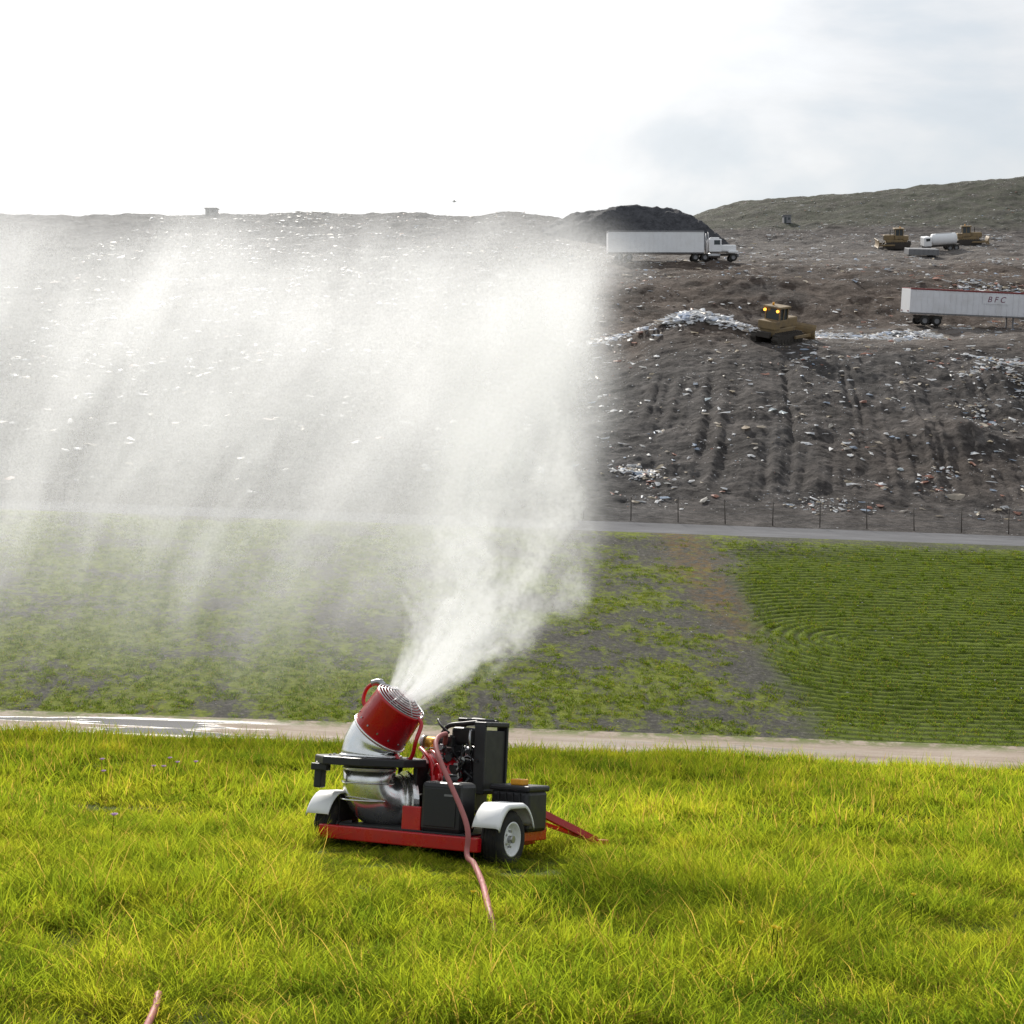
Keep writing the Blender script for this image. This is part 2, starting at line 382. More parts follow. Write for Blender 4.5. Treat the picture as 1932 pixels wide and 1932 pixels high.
for k in range(14):
    a=k*2*math.pi/14; u=ax.orthogonal().normalized(); w=ax.cross(u); d=u*math.cos(a)+w*math.sin(a)
    q=J+ax*.10+d*.292; cyl('barrel_bolt',q,q+d*.012,.010,M['steel'],mc,6)
L1=-Vector((ax.z,0,-ax.x)).normalized()
sweep('manifold_hose_left',spl([J+ax*.10+L1*.29,J+ax*.14+L1*.38,J+ax*.26+L1*.42,J+ax*.36+L1*.37,J+ax*.39+L1*.29],8),.021,M['red'],mc,12)
sweep('manifold_fitting',spl([J+ax*.34+L1*.40+Vector((0,-.02,0)),J+ax*.40+L1*.35,J+ax*.41+L1*.27]),.03,M['steel'],mc,12)
cyl('valve',J+ax*.38+L1*.32,J+ax*.44+L1*.34,.018,M['steel'],mc)
Rr=-L1
sweep('manifold_hose_right',spl([J+ax*.42+Rr*.26,J+ax*.40+Rr*.34,J+ax*.26+Rr*.42+Vector((0,-.05,0)),J+ax*.08+Rr*.46,J-ax*.03+Rr*.40,J-ax*.02+Rr*.30],8),.021,M['red'],mc,12)
bc=Vector((-.16,.28,.66)); bd=hd
lathe('blower_housing',bc,bd,[(.12,-.16),(.30,-.15),(.36,-.10),(.37,0),(.36,.10),(.30,.15),(.1,.15)],M['red'],mc,40)
ring('blower_rim',bc-bd*.11,bd,.355,.018,M['red'],mc)
lathe('belt_guard',bc-bd*.18,bd,[(.0,0),(.16,.0),(.17,.03),(.16,.06)],M['black'],mc,30)
box('blower_foot',(-.12,.28,.33),(.3,.3,.12),M['red'],mc,.01)
box('engine_block',(.05,.42,.62),(.42,.34,.44),M['engine'],mc,.03)
box('rocker_cover',(.05,.40,.88),(.36,.2,.14),M['black'],mc,.03)
box('air_cleaner',(-.08,.30,1.05),(.26,.22,.22),M['black'],mc,.04)
box('engine_label',(-.02,.185,1.09),(.09,.004,.07),M['white'],mc,0)
cyl('oil_filter',(.0,.18,.62),(.0,.05,.62),.05,M['black'],mc)
cyl('exhaust_silencer',(-.1,.55,1.0),(.28,.55,1.0),.08,M['steel'],mc)
RX=.38
box('radiator',(RX,.40,.95),(.09,.44,.60),M['black'],mc,.012)
for s in(-1,1): box('radiator_side',(RX,.40+s*.23,.97),(.13,.035,.66),M['black'],mc,.008)
box('radiator_top',(RX,.40,1.31),(.15,.49,.05),M['black'],mc,.012)
box('radiator_bottom',(RX,.40,.64),(.14,.49,.05),M['black'],mc,.01)
for k in range(12): box('radiator_fin',(RX-.052,.21+k*.035,.97),(.012,.008,.56),M['engine'],mc,0)
cyl('fan_shroud',(.26,.40,.95),(.33,.40,.95),.20,M['black'],mc,28)
sweep('guard_bar',spl([(-.10,.2,1.20),(-.02,.2,1.28),(.18,.2,1.31),(.33,.2,1.33)]),.024,M['black'],mc,10)
sweep('guard_bar_rear',spl([(-.12,.60,1.24),(0,.6,1.34),(.2,.6,1.34),(.33,.6,1.33)]),.024,M['black'],mc,10)
box('guard_plate',(.14,.48,1.34),(.34,.2,.05),M['black'],mc,.01)
box('guard_plate_small',(.12,.28,1.35),(.12,.1,.03),M['black'],mc,.01)
box('intake_housing',(.12,.36,1.18),(.28,.24,.18),M['black'],mc,.03)
for i in range(44):
    p0=Vector((random.uniform(-.14,.3),random.uniform(.06,.22),random.uniform(.45,1.22)))
    p1=p0+Vector((random.uniform(-.15,.18),random.uniform(-.06,.05),random.uniform(-.22,.22))); p2=p1+Vector((random.uniform(-.1,.12),random.uniform(-.03,.08),random.uniform(-.22,.1)))
    sweep('engine_hose_%d'%i,spl([p0,p1,p2],6),random.choice([.005,.008,.012,.015]),random.choice([M['black'],M['engine'],M['black'],M['steel'],M['black']]),mc,8)
for i in range(26):
    q=Vector((random.uniform(-.1,.28),random.uniform(.1,.22),random.uniform(.5,1.12))); r=random.uniform(.018,.045)
    (cyl('engine_part_%d'%i,q,q+Vector((random.choice([0,.06]),-.06,0)),r,random.choice([M['engine'],M['steel'],M['black']]),mc,14) if i%2 else
     box('engine_part_%d'%i,q,(r*2,r*2,r*3),random.choice([M['engine'],M['black'],M['steel']]),mc,.006))
cyl('water_pump',(-.34,.30,1.10),(-.16,.30,1.10),.055,M['brass'],mc)
cyl('water_pump_head',(-.36,.30,1.10),(-.40,.30,1.10),.07,M['steel'],mc)
box('pump_body',(-.20,.30,1.01),(.16,.12,.14),M['brass'],mc,.02)
box('control_panel',(-.22,.05,.74),(.05,.3,.3),M['engine'],mc,.01)
sweep('red_pipe',spl([(-.3,.1,1.04),(-.16,.0,.98),(-.05,-.06,.88),(.0,-.1,.7),(-.05,-.12,.5)]),.022,M['red'],mc,10)
box('fuel_tank',(.40,-.42,.51),(.46,.32,.48),M['black'],mc,.045)
box('fuel_tank_rib',(.40,-.585,.51),(.36,.012,.36),M['black'],mc,.02)
box('fuel_tank_label',(.50,-.594,.63),(.10,.004,.02),M['grey'],mc,0)
cyl('fuel_cap',(.40,-.42,.74),(.40,-.42,.80),.075,M['black'],mc,20)
ring('fuel_cap_grip',(.40,-.42,.81),(0,0,1),.06,.012,M['black'],mc)
cyl('filler_neck',(.28,-.42,.74),(.28,-.42,.82),.02,M['red'],mc,12)
box('battery_box',(.76,.36,.48),(.44,.42,.40),M['black'],mc,.04)
box('battery_lid',(.76,.36,.70),(.47,.45,.06),M['black'],mc,.02)
box('orange_cap',(.80,.28,.76),(.14,.14,.06),M['orange'],mc,.012)
for k in range(4): box('battery_rib',(.64+.08*k,.14,.48),(.02,.02,.36),M['black'],mc,.005)
box('side_skid',(.88,.36,.25),(.1,.6,.12),M['red'],mc,.01)
sweep('handle',spl([(.1,-.25,.80),(.14,-.3,.88),(.2,-.34,.90),(.26,-.36,.82)]),.012,M['red'],mc,8)
sweep('tow_bar',[(.76,.60,.50),(1.10,1.45,.16)],.048,M['red'],mc,4,smooth=False)
sweep('tow_bar_brace',[(.56,.64,.42),(1.08,1.40,.16)],.03,M['red'],mc,4,smooth=False)
box('coupling',(1.12,1.50,.14),(.20,.08,.06),M['red'],mc,.01,rot=(0,0,.3))
def g(x,y,l=.03): return (x,y,float(H(x,y))+l)
hp=[MM@Vector((.0,.1,1.10)),MM@Vector((.12,-.1,1.20)),MM@Vector((.24,-.45,1.06)),Vector((-.43,13.85,-4.17)),Vector((-.41,13.6,-4.40)),g(-.33,12.9,.17),g(-.24,12.0,.15),g(-.20,11.4,.15),g(-.17,11.0,.13),g(-.10,10.5,-.05)]
sweep('water_hose',spl(hp,10),.025,M['pink'],None,14)
sweep('water_hose',spl([g(-1.89,8.05,.0),g(-1.88,7.95,.10),g(-1.84,7.7,.08),g(-1.80,7.3,.05)],8),.020,M['pink'],None,12)

# ------------------------------------------------------------ bulldozers
lampm,nt,out=newmat('lit_work_lamp'); em=nd(nt,'ShaderNodeEmission'); em.inputs[0].default_value=(1,.42,.06,1); em.inputs[1].default_value=3; nt.links.new(em.outputs[0],out.inputs[0])
def bulldozer(x,y,yaw,lit=False,sc=1):
    m=ground_frame(x,y,yaw)@Matrix.Scale(sc,4); e=empty('bulldozer',m); Yl=M['dozer']
    for s in(-1,1):
        path=[]
        for cx,cz,r,a0,a1 in((1.5,.45,.45,90,-90),(-1.5,.45,.45,270,90)):
            for i in range(9):
                a=math.radians(a0+(a1-a0)*i/8); path.append((cx+r*math.cos(a),cz+r*math.sin(a)))
        vs=[];n=len(path)
        for w in(-.28,.28):
            for (a,b) in path: vs.append((a,s*1.05+w,b))
        fs=[tuple(range(n)),tuple(range(2*n-1,n-1,-1))]+[(i,(i+1)%n,n+(i+1)%n,n+i) for i in range(n)]
        mk('track',vs,fs,M['track'],e)
        for i in range(26):
            t=i/26*2*(3.0+math.pi*.45)
            if t<3: c=(-1.5+t,.93)
            elif t<3+1.41: a=(t-3)/.45; c=(1.5+.48*math.sin(a),.45+.48*math.cos(a))
            elif t<6+1.41: c=(1.5-(t-4.41),-.02)
            else: a=(t-7.41)/.45; c=(-1.5-.48*math.sin(a),.45-.48*math.cos(a))
            box('track_shoe',(c[0],s*1.05,c[1]),(.1,.6,.1),M['track'],e,0)
        for k in range(6): cyl('road_wheel',(-1.2+k*.48,s*1.32,.33),(-1.2+k*.48,s*1.36,.33),.2,M['track'],e,16)
        box('push_arm',(1.6,s*1.5,.55),(2.4,.16,.25),Yl,e,.03)
    box('hull',(0,0,.95),(3.2,1.5,.7),Yl,e,.08)
    box('hood',(1.15,0,1.65),(1.7,1.2,.8),Yl,e,.1)
    box('grille',(2.01,0,1.6),(.04,1.0,.65),M['track'],e,0)
    box('rear_tank',(-1.35,0,1.55),(.8,1.7,.7),Yl,e,.08)
    box('ripper',(-2.0,0,.8),(.35,1.2,.5),M['track'],e,.05)
    box('cab_lower',(-.35,0,1.65),(1.3,1.5,.6),Yl,e,.05)
    box('cab_glass',(-.35,0,2.4),(1.2,1.35,.95),M['glass'],e,.03,taper=.93)
    for sx in(-.93,.23):
        for s in(-.68,.68): box('cab_pillar',(sx,s,2.4),(.11,.11,1.0),Yl,e,.01)
    box('cab_mid_pillar',(-.35,.69,2.4),(.08,.06,1.0),Yl,e,0); box('cab_mid_pillar',(-.35,-.69,2.4),(.08,.06,1.0),Yl,e,0)
    box('roof',(-.35,0,2.98),(1.6,1.75,.18),Yl,e,.06)
    cyl('beacon',(-.5,.3,3.07),(-.5,.3,3.3),.09,M['orange'],e,12)
    cyl('exhaust',(1.0,.35,2.0),(1.0,.35,2.9),.07,M['track'],e,12)
    for s in(-.62,.62):
        cyl('rear_lamp',(-1.16,s,2.72),(-1.27,s,2.72),.12 if lit else .1,lampm if lit else M['white'],e,14)
    vs=[];n=7
    for w in(-1.85,1.85):
        for i in range(n):
            a=math.radians(-50+100*i/(n-1)); vs.append((3.05-.55*math.cos(a)+.3,w,.75+.85*math.sin(a)))
    bl=mk('blade',vs,[(i,i+1,n+i+1,n+i) for i in range(n-1)],Yl,e); so=bl.modifiers.new('s','SOLIDIFY'); so.thickness=.1
    return e
bulldozer(23.7,134,math.radians(48),True,1.08)
bulldozer(59.6,232,math.radians(175),False,1.0)
bulldozer(72.0,236,math.radians(-10),False,1.0)

def wheelset(e,x,y,r=.5,w=.3,mat=None,nm='wheel'):
    for s in(-1,1):
        lathe(nm,(x,s*y,r),(0,s,0),[(.28,-w/2),(r*.9,-w/2),(r,-w*.35),(r,w*.35),(r*.9,w/2),(.28,w/2)],M['rubber'],e,22)
        lathe('wheel_rim',(x,s*y,r),(0,s,0),[(.28,-w/2),(.28,w*.45),(.2,w*.2),(.1,w*.3),(0,w*.3)],M['grey'],e,18)
def trailer_parts(e,x0,x1,bot,top,mat,ribs=True,rail=None):
    L=x1-x0; box('trailer_box',((x0+x1)/2,0,(bot+top)/2),(L,2.5,top-bot),mat,e,.03)
    box('top_rail',((x0+x1)/2,0,top+.06),(L+.1,2.62,.16),rail or mat,e,.02)
    box('bottom_rail',((x0+x1)/2,0,bot-.06),(L,2.4,.14),M['grey'],e,.02)
    if ribs:
        n=int(L/.6)
        for i in range(n+1):
            for s in(-1,1): box('side_post',(x0+L*i/n,s*1.275,(bot+top)/2),(.08,.05,top-bot-.05),mat,e,0)
    for s in(-1,1):
        for k in range(2): box('tail_lamp',(x0-.08,s*(.8+.2*k),bot+.15),(.05,.12,.12),M['trailerred'],e,0)
tm=ground_frame(24.3,201,math.radians(2),0); zt=tm.translation.copy()
e=empty('semi_truck',Matrix.Translation(zt)@Matrix.Rotation(math.radians(2),4,'Z'))
trailer_parts(e,-11.5,1.3,1.15,3.9,M['truckwhite'],True,M['grey'])
for x in(-10,-8.7): wheelset(e,x,1.05)
for x in(.2,1.5): wheelset(e,x,1.05)
wheelset(e,5.3,1.05)
box('chassis',(2.9,0,.95),(6.2,.9,.25),M['track'],e,.02)
box('cab',(2.9,0,2.1),(1.7,2.3,1.75),M['truckwhite'],e,.12)
box('cab_roof',(2.8,0,3.05),(1.3,2.1,.3),M['truckwhite'],e,.12)
box('hood',(4.7,0,1.75),(2.1,1.9,.95),M['truckwhite'],e,.2)
for s in(-1,1):
    box('side_window',(3.1,s*1.16,2.5),(.8,.03,.6),M['glass'],e,.02)
    box('front_fender',(5.3,s*1.0,1.25),(1.35,.45,.35),M['truckwhite'],e,.12)
    box('mirror',(3.7,s*1.45,2.5),(.08,.1,.5),M['track'],e,.02)
    cyl('fuel_tank',(1.9,s*1.05,.75),(3.5,s*1.05,.75),.3,M['steel'],e,16)
    cyl('exhaust_stack',(1.95,s*.95,1.2),(1.95,s*.95,3.9),.08,M['steel'],e,10)
box('windscreen',(3.76,0,2.6),(.04,1.9,.6),M['glass'],e,.02)
box('front_bumper',(5.95,0,.75),(.2,2.3,.35),M['grey'],e,.05)
box('radiator_grille',(5.77,0,1.65),(.04,1.1,.7),M['steel'],e,.02)
e=empty('semi_trailer',ground_frame(48.0,157,math.radians(6),.0))
trailer_parts(e,-7,7.2,1.3,3.7,M['trailer'],True,M['trailerred'])
for x in(-5.3,-4.0): wheelset(e,x,1.05)
box('suspension',(-4.6,0,.85),(2.6,1.6,.35),M['track'],e,.03)
for s in(-1,1):
    box('landing_leg',(4.4,s*.8,.6),(.15,.15,1.2),M['grey'],e,.01)
    box('landing_foot',(4.4,s*.8,.03),(.35,.35,.06),M['grey'],e,.01)
box('rear_frame',(-7.03,0,2.5),(.07,2.56,2.5),M['truckwhite'],e,.02)
box('letter_panel',(2.2,-1.31,3.0),(2.9,.012,.95),M['trailer'],e,0)
tx=bpy.data.curves.new('lettering','FONT'); tx.body='B F C'; tx.size=.85; tx.align_x='CENTER'; tx.extrude=.004; tx.shear=.25
tx.materials.append(simple('lettering_paint',(.16,.03,.08),.6))
to=bpy.data.objects.new('lettering',tx); scene.collection.objects.link(to); to.parent=e; to.location=(2.2,-1.325,2.72); to.rotation_euler=(math.pi/2,0,0)
e=empty('tanker_truck',ground_frame(66.0,229,math.radians(4),0)@Matrix.Scale(.9,4))
lathe('tank',(-1.9,0,1.95),(1,0,0),[(0,-.1),(.8,-.05),(.98,.1),(1.0,1),(1.0,3.2),(.98,4.0),(.8,4.15),(0,4.2)],M['truckwhite'],e,28)
box('chassis',(-.3,0,.85),(6.2,1,.25),M['track'],e,.02)
box('cab',(-2.9,0,1.75),(1.3,2.2,1.6),M['truckwhite'],e,.15)
box('side_window',(-2.9,-1.12,2.1),(.7,.03,.45),M['glass'],e,.02)
for x in(-2.8,.9,2.0): wheelset(e,x,1.0,.48)
box('walkway',(.1,0,2.97),(2.8,.5,.05),M['grey'],e,0)
e=empty('waste_container',ground_frame(60.8,222,math.radians(3),0))
box('body',(0,0,.7),(4.6,2.2,.9),M['grey'],e,.05)
for k in range(7): box('rib',(-2.1+.7*k,-1.13,.7),(.1,.08,.9),M['grey'],e,0)
def hut(name,x,y,w,d,h,mat):
    e=empty(name,Matrix.Translation((x,y,float(H(x,y))-.1)))
    box('walls',(0,0,h/2),(w,d,h),mat,e,.02); box('roof',(0,0,h+.08),(w+.3,d+.3,.16),M['grey'],e,.02)
    box('door',(-w*.25,-d/2-.02,h*.42),(w*.22,.04,h*.8),M['glass'],e,0); box('window',(w*.2,-d/2-.02,h*.6),(w*.25,.04,h*.3),M['glass'],e,0)
hut('site_hut',-51.8,258,1.9,2.0,1.2,M['grey'])
hut('site_hut',55.5,302,1.5,1.6,1.5,M['grey'])
gm=simple('gull_plumage',(.7,.7,.72),.8)
e=empty('gull',Matrix.Translation((-3.1,80,9.05))@Matrix.Scale(.5,4))
sweep('body',[(-.22,0,0),(-.1,0,.02),(.05,0,.03),(.18,0,.04),(.26,0,.03)],[.01,.06,.08,.05,.01],gm,e,10)
for s in(-1,1): mk('wing',[(-.06,0,.05),(.1,0,.05),(.06,s*.35,.2),(-.04,s*.35,.19),(-.12,s*.75,.1)],[(0,1,2,3),(3,2,4)],gm,e)

# ------------------------------------------------------------ soil stockpile
xs=np.linspace(4,36,180); ys=np.linspace(228,262,110); Xg,Yg=np.meshgrid(xs,ys)
side_=np.minimum(np.minimum((Xg-4.5)*.5,(35-Xg)*.75),np.minimum((Yg-231)*.8,(260-Yg)*.8))
top=6.2+.9*(fbm(Xg/4,Yg/4,71,3)-.5)
hh=np.minimum(np.clip(side_,-1,20)+1.2*(fbm(Xg/2.5,Yg/2.5,72,4)-.5),top)-.3
Z=np.minimum(H(Xg,Yg),H(Xg,np.full_like(Yg,240)))+hh+.35*(fbm(Xg/.8,Yg/.8,75,2)-.5)
m,nt,out=newmat('dark_soil'); p=pos(nt); n2=noise(nt,p,1.1,7,.75)
principled(nt,out,ramp(nt,n2,[(.3,(.03,.031,.036)),(.7,(.12,.12,.13))]),.9,0,n2,1,.4,.2)
quadmesh('soil_stockpile',np.stack([Xg,Yg,Z],-1).reshape(-1,3),*Xg.shape,m)

# ------------------------------------------------------------ litter
def litter(name,XY,sz,cols,hz=.22):
    n=len(XY); X=XY[:,0];Y=XY[:,1]; Z=H(X,Y)
    ang=rng.uniform(0,6.28,n)
    base=np.array([(-1,-.6),(.1,-.9),(1,-.5),(.8,.7),(-.1,.9),(-1,.5)])
    V=np.zeros((n,7,3)); asp=rng.uniform(.5,1.7,n)
    V[:,6]=np.stack([X,Y,Z+sz*hz+.05],-1)
    for k in range(6):
        bx=base[k,0]*rng.uniform(.4,1.2,n)*asp; by=base[k,1]*rng.uniform(.3,1.2,n)/asp
        V[:,k,0]=X+(bx*np.cos(ang)-by*np.sin(ang))*sz; V[:,k,1]=Y+(bx*np.sin(ang)+by*np.cos(ang))*sz
        V[:,k,2]=Z+.03+rng.uniform(-.1,.8,n)*sz*hz*2+(V[:,k,1]-Y)*.25
    b=(np.arange(n)*7)[:,None,None]
    F=(np.array([(k,(k+1)%6,6) for k in range(6)])[None]+b).reshape(-1,3)
    me=bpy.data.meshes.new(name); me.from_pydata(V.reshape(-1,3).tolist(),[],F.tolist()); me.update()
    ca=me.color_attributes.new('tint','FLOAT_COLOR','POINT')
    ci=rng.integers(0,len(cols),n); cc=np.array(cols)[ci]*rng.uniform(.6,1.1,(n,1)); cc=np.repeat(np.concatenate([cc,np.ones((n,1))],1),7,0)
    ca.data.foreach_set('color',cc.ravel().astype(np.float32))
    me.materials.append(litm)
    o=bpy.data.objects.new(name,me); scene.collection.objects.link(o)
litm,nt,out=newmat('litter_plastic_paper'); a=nd(nt,'ShaderNodeAttribute'); a.attribute_name='tint'
b=principled(nt,out,a.outputs['Color'],.5)
tr=nd(nt,'ShaderNodeBsdfTranslucent'); nt.links.new(a.outputs['Color'],tr.inputs[0]); ms=nd(nt,'ShaderNodeMixShader'); ms.inputs[0].default_value=.45
nt.links.new(b.outputs[0],ms.inputs[1]); nt.links.new(tr.outputs[0],ms.inputs[2]); nt.links.new(ms.outputs[0],out.inputs[0])
W=(.9,.91,.93)
cols=[W,W,W,W,W,(.7,.7,.68),(.6,.62,.66),(.6,.5,.35),(.45,.42,.38),(.4,.5,.65),(.5,.22,.15),(.65,.56,.44)]
pts=[];sz=[]
def addp(n,fx,fy,lo,hi,pw=3):
    pts.append(np.stack([fx(n),fy(n)],-1)); sz.append(lo+(hi-lo)*rng.random(n)**pw)
U=rng.uniform; Nn=rng.normal
n=6000; x=U(6,52,n); y=U(95,131,n); k=(fbm(x/3,y/3,81,5)+.45*rng.random(n))>(.79-.16*sst(24,46,x)-.05*sst(112,96,y)); pts.append(np.stack([x,y],-1)[k]); sz.append(.03+.36*rng.random(k.sum())**5)
n=22000; x=U(-60,85,n); y=U(130,262,n); k=(fbm(x/6,y/4,83,4)+.3*rng.random(n))>.63; pts.append(np.stack([x,y],-1)[k]); sz.append(.06+.42*rng.random(k.sum())**4.5)
n=4500; x=U(-48,8,n); y=U(96,200,n); k=fbm(x/6,y/3,84,4)>.55; pts.append(np.stack([x,y],-1)[k]); sz.append(.05+.4*rng.random(k.sum())**4)
n=2600; x=U(42,120,n); y=U(285,340,n); k=fbm(x/6,y/3,86,4)>.5; pts.append(np.stack([x,y],-1)[k]); sz.append(.06+.28*rng.random(k.sum())**3)
addp(400,lambda n:Nn(55,2.5,n),lambda n:Nn(173,1.5,n),.1,.5,2)
addp(140,lambda n:Nn(8.8,.9,n),lambda n:Nn(103,.8,n),.06,.35,2)
addp(140,lambda n:Nn(20,1.5,n),lambda n:Nn(97.5,.8,n),.04,.16,2)
for (x0,y0,x1,y1,nn) in((39,128,43,121,190),(42,127,40,118,160),(36,122,42,124,130),(30,105,28,100,60),(34,116,38,112,60),(22,126,30,128,60)):
    t=rng.random(nn); pts.append(np.stack([x0+(x1-x0)*t+Nn(0,.5,nn)+.8*np.sin(t*9),y0+(y1-y0)*t+Nn(0,.4,nn)],-1)); sz.append(.05+.30*rng.random(nn)**2)
P=np.concatenate(pts); S=np.concatenate(sz); litter('litter',P,S,cols)
pts=[];sz=[]
addp(900,lambda n:Nn(18.2,2.0,n),lambda n:Nn(139.0,1.2,n),.10,.62,1.5)
addp(500,lambda n:Nn(12,2.5,n),lambda n:Nn(143,1.5,n),.08,.45,2)
addp(1300,lambda n:U(26,42,n),lambda n:Nn(147,2.0,n),.07,.5,2)
P=np.concatenate(pts); S=np.concatenate(sz); litter('trash_bag_heap',P,S,[W,W,W,W,W,W,(.75,.78,.85),(.6,.68,.82),(.5,.48,.45),(.6,.5,.4)],.35)
bx=np.array([(19.8,114.),(20.6,113.7),(22,113.6),(17.2,110.),(29.6,99.5),(37,97),(40.5,97.5),(15.2,117),(27,104),(33,121),(24,108),(31,112)]); litter('discarded_board',bx,np.array([.5,.4,.35,.45,.6,.5,.5,.4,.3,.35,.35,.3]),[(.62,.5,.36),(.6,.52,.42),(.7,.8,.85)])
n=1200; P=np.stack([U(-20,26,n),U(55,84,n)],-1); litter('bank_stones',P,.012+.04*rng.random(n)**3,[(.4,.4,.38),(.6,.6,.58),(.25,.24,.22)])

# ------------------------------------------------------------ wire fence
fe=empty('wire_fence',Matrix.Translation((0,0,0)))
fx=np.arange(-42,52,2.9); tops=[]
for i,x in enumerate(fx):
    z=float(H(x,91.8)); hgt=1.5+random.uniform(-.08,.08); l=random.uniform(-.05,.05)
    cyl('post_%d'%i,(x,91.8,z-.2),(x+l,91.8,z+hgt),.03,M['track'],fe,6); tops.append((x+l*.9,91.8,z+hgt))
for k in range(4): sweep('wire_%d'%k,[(a,b,c-.05-.4*k) for a,b,c in tops],.006,M['grey'],fe,4)

# ------------------------------------------------------------ grass
def grassmat(name,c0,c1,c2,tl):
    m,nt,out=newmat(name); p=pos(nt)
    f=math_(nt,'ADD',math_(nt,'MULTIPLY',noise(nt,p,.8,3,.7),.75),math_(nt,'MULTIPLY',attr(nt,'dry'),.25))
    c=ramp(nt,f,[(.34,c0),(.5,c1),(.68,c2)])
    dry=ramp(nt,attr(nt,'dry'),[(.86,0.),(.9,1.)])
    c=mix(nt,dry,c,(.37,.26,.09))
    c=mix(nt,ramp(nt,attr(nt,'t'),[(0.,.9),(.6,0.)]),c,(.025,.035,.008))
    d=nd(nt,'ShaderNodeBsdfDiffuse'); nt.links.new(c,d.inputs['Color'])
    t=nd(nt,'ShaderNodeBsdfTranslucent'); c2_=mix(nt,1.0,c,(tl,tl,tl*.5),'MULTIPLY'); nt.links.new(c2_,t.inputs[0])
    ms=nd(nt,'ShaderNodeMixShader'); ms.inputs[0].default_value=.6
    nt.links.new(d.outputs[0],ms.inputs[1]); nt.links.new(t.outputs[0],ms.inputs[2]); nt.links.new(ms.outputs[0],out.inputs[0]); return m
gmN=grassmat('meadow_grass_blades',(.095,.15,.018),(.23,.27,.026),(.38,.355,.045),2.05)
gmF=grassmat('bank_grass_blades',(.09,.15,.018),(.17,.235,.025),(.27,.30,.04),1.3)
def clump(n,hlo,hhi,w,rad,lean,segs=3):
    V=[];F=[];T=[];Dr=[]
    for i in range(n):
        r=rad*math.sqrt(random.random()); a=random.uniform(0,6.283); bx,by=r*math.cos(a),r*math.sin(a)
        h=random.uniform(hlo,hhi)*(1 if random.random()<.88 else 1.7); d=random.uniform(0,6.283); L=lean*random.random()**.7*h*1.2
        dx,dy=math.cos(d)*L+.25*h*lean,math.sin(d)*L-.1*h*lean
        f=random.uniform(0,6.283); wx,wy=math.cos(f)*w/2,math.sin(f)*w/2; dr=random.random(); b=len(V)
        for s in range(segs):
            t=s/segs; k=t**1.7; x=bx+dx*k; y=by+dy*k; z=h*t*(1-.3*lean*t); ww=1-.45*t
            V+= [(x-wx*ww,y-wy*ww,z-.02),(x+wx*ww,y+wy*ww,z-.02)]; T+=[t,t]; Dr+=[dr,dr]
        V.append((bx+dx,by+dy,h*(1-.3*lean)-.02-.08*lean*h)); T.append(1); Dr.append(dr)
        for s in range(segs-1):
            F.append((b+2*s,b+2*s+1,b+2*s+3)); F.append((b+2*s,b+2*s+3,b+2*s+2))
        F.append((b+2*segs-2,b+2*segs-1,b+2*segs))
    return np.array(V),np.array(F),np.array(T),np.array(Dr)
def scatter(name,clumps,P,scale,tilt,mat):
    which=rng.integers(0,len(clumps),len(P)); VV=[];FF=[];TT=[];DD=[];off=0
    for ci,(V,F,T,Dr) in enumerate(clumps):
        k=which==ci; p=P[k]; s=scale[k]; n=len(p); a=rng.uniform(0,6.283,n); ca,sa=np.cos(a)[:,None],np.sin(a)[:,None]
        tx,ty=rng.normal(0,tilt,n)[:,None],rng.normal(0,tilt,n)[:,None]
        x=V[:,0]*ca-V[:,1]*sa; y=V[:,0]*sa+V[:,1]*ca; z=np.broadcast_to(V[:,2],x.shape)
        x,y,z=x+z*tx,y+z*ty,z
        hs=s[:,None]; ws=.6+.4*hs
        gx=(H(p[:,0]+.2,p[:,1])-H(p[:,0]-.2,p[:,1]))/.4; gy=(H(p[:,0],p[:,1]+.2)-H(p[:,0],p[:,1]-.2))/.4
        zz=z*hs+x*ws*gx[:,None]+y*ws*gy[:,None]
        W=np.stack([x*ws+p[:,0:1],y*ws+p[:,1:2],zz+p[:,2:3]],-1).reshape(-1,3)
        f=(F[None]+(np.arange(n)*len(V))[:,None,None]).reshape(-1,3)+off
        VV.append(W);FF.append(f);TT.append(np.tile(T,n));DD.append((np.repeat(rng.random(n)*.35,len(V))+np.tile(Dr,n)*.5+np.tile((Dr>.92)*.5,n))); off+=len(W)
    V=np.concatenate(VV);F=np.concatenate(FF)
    me=bpy.data.meshes.new(name); me.vertices.add(len(V)); me.vertices.foreach_set('co',V.astype(np.float32).ravel())
    me.loops.add(F.size); me.loops.foreach_set('vertex_index',F.astype(np.int32).ravel())
    me.polygons.add(len(F)); me.polygons.foreach_set('loop_start',np.arange(0,F.size,3,dtype=np.int32))
    me.update(); me.materials.append(mat)
    o=bpy.data.objects.new(name,me); scene.collection.objects.link(o)
    addattr(o,'t',np.concatenate(TT)); addattr(o,'dry',np.concatenate(DD)); print(name,len(F)); return o
nearc=[clump(80,.09,.26,.0065,.17,l,3) for l in(.5,.8,1.2,.7,1.5)]
farc=[clump(38,.11,.27,.016,.21,l,2) for l in(.5,.8,1.2)]
def area(n,y0,y1,k=.42,off=2.5):
    y=y0+(y1-y0)*rng.random(n); w=k*(y+off); keep=rng.random(n)<w/(k*(y1+off)); y=y[keep]; x=rng.uniform(-1,1,len(y))*k*(y+off); return x,y
def lump(x,y,s):
    return .36+1.6*np.clip(fbm(x/.9+.3*y,y/.8,s,4)*1.8-.45,0,1)
def nearmachine(x,y,sc):
    dm=np.sqrt(((x+.65)/1.5)**2+((y-14.0)/1.9)**2); return sc*np.where(dm<1,.38,1)
x,y=area(7600,6,17.5); sc=nearmachine(x,y,lump(x,y,91))
scatter('meadow_grass',nearc,np.stack([x,y,H(x,y)],-1),sc,.28,gmN)
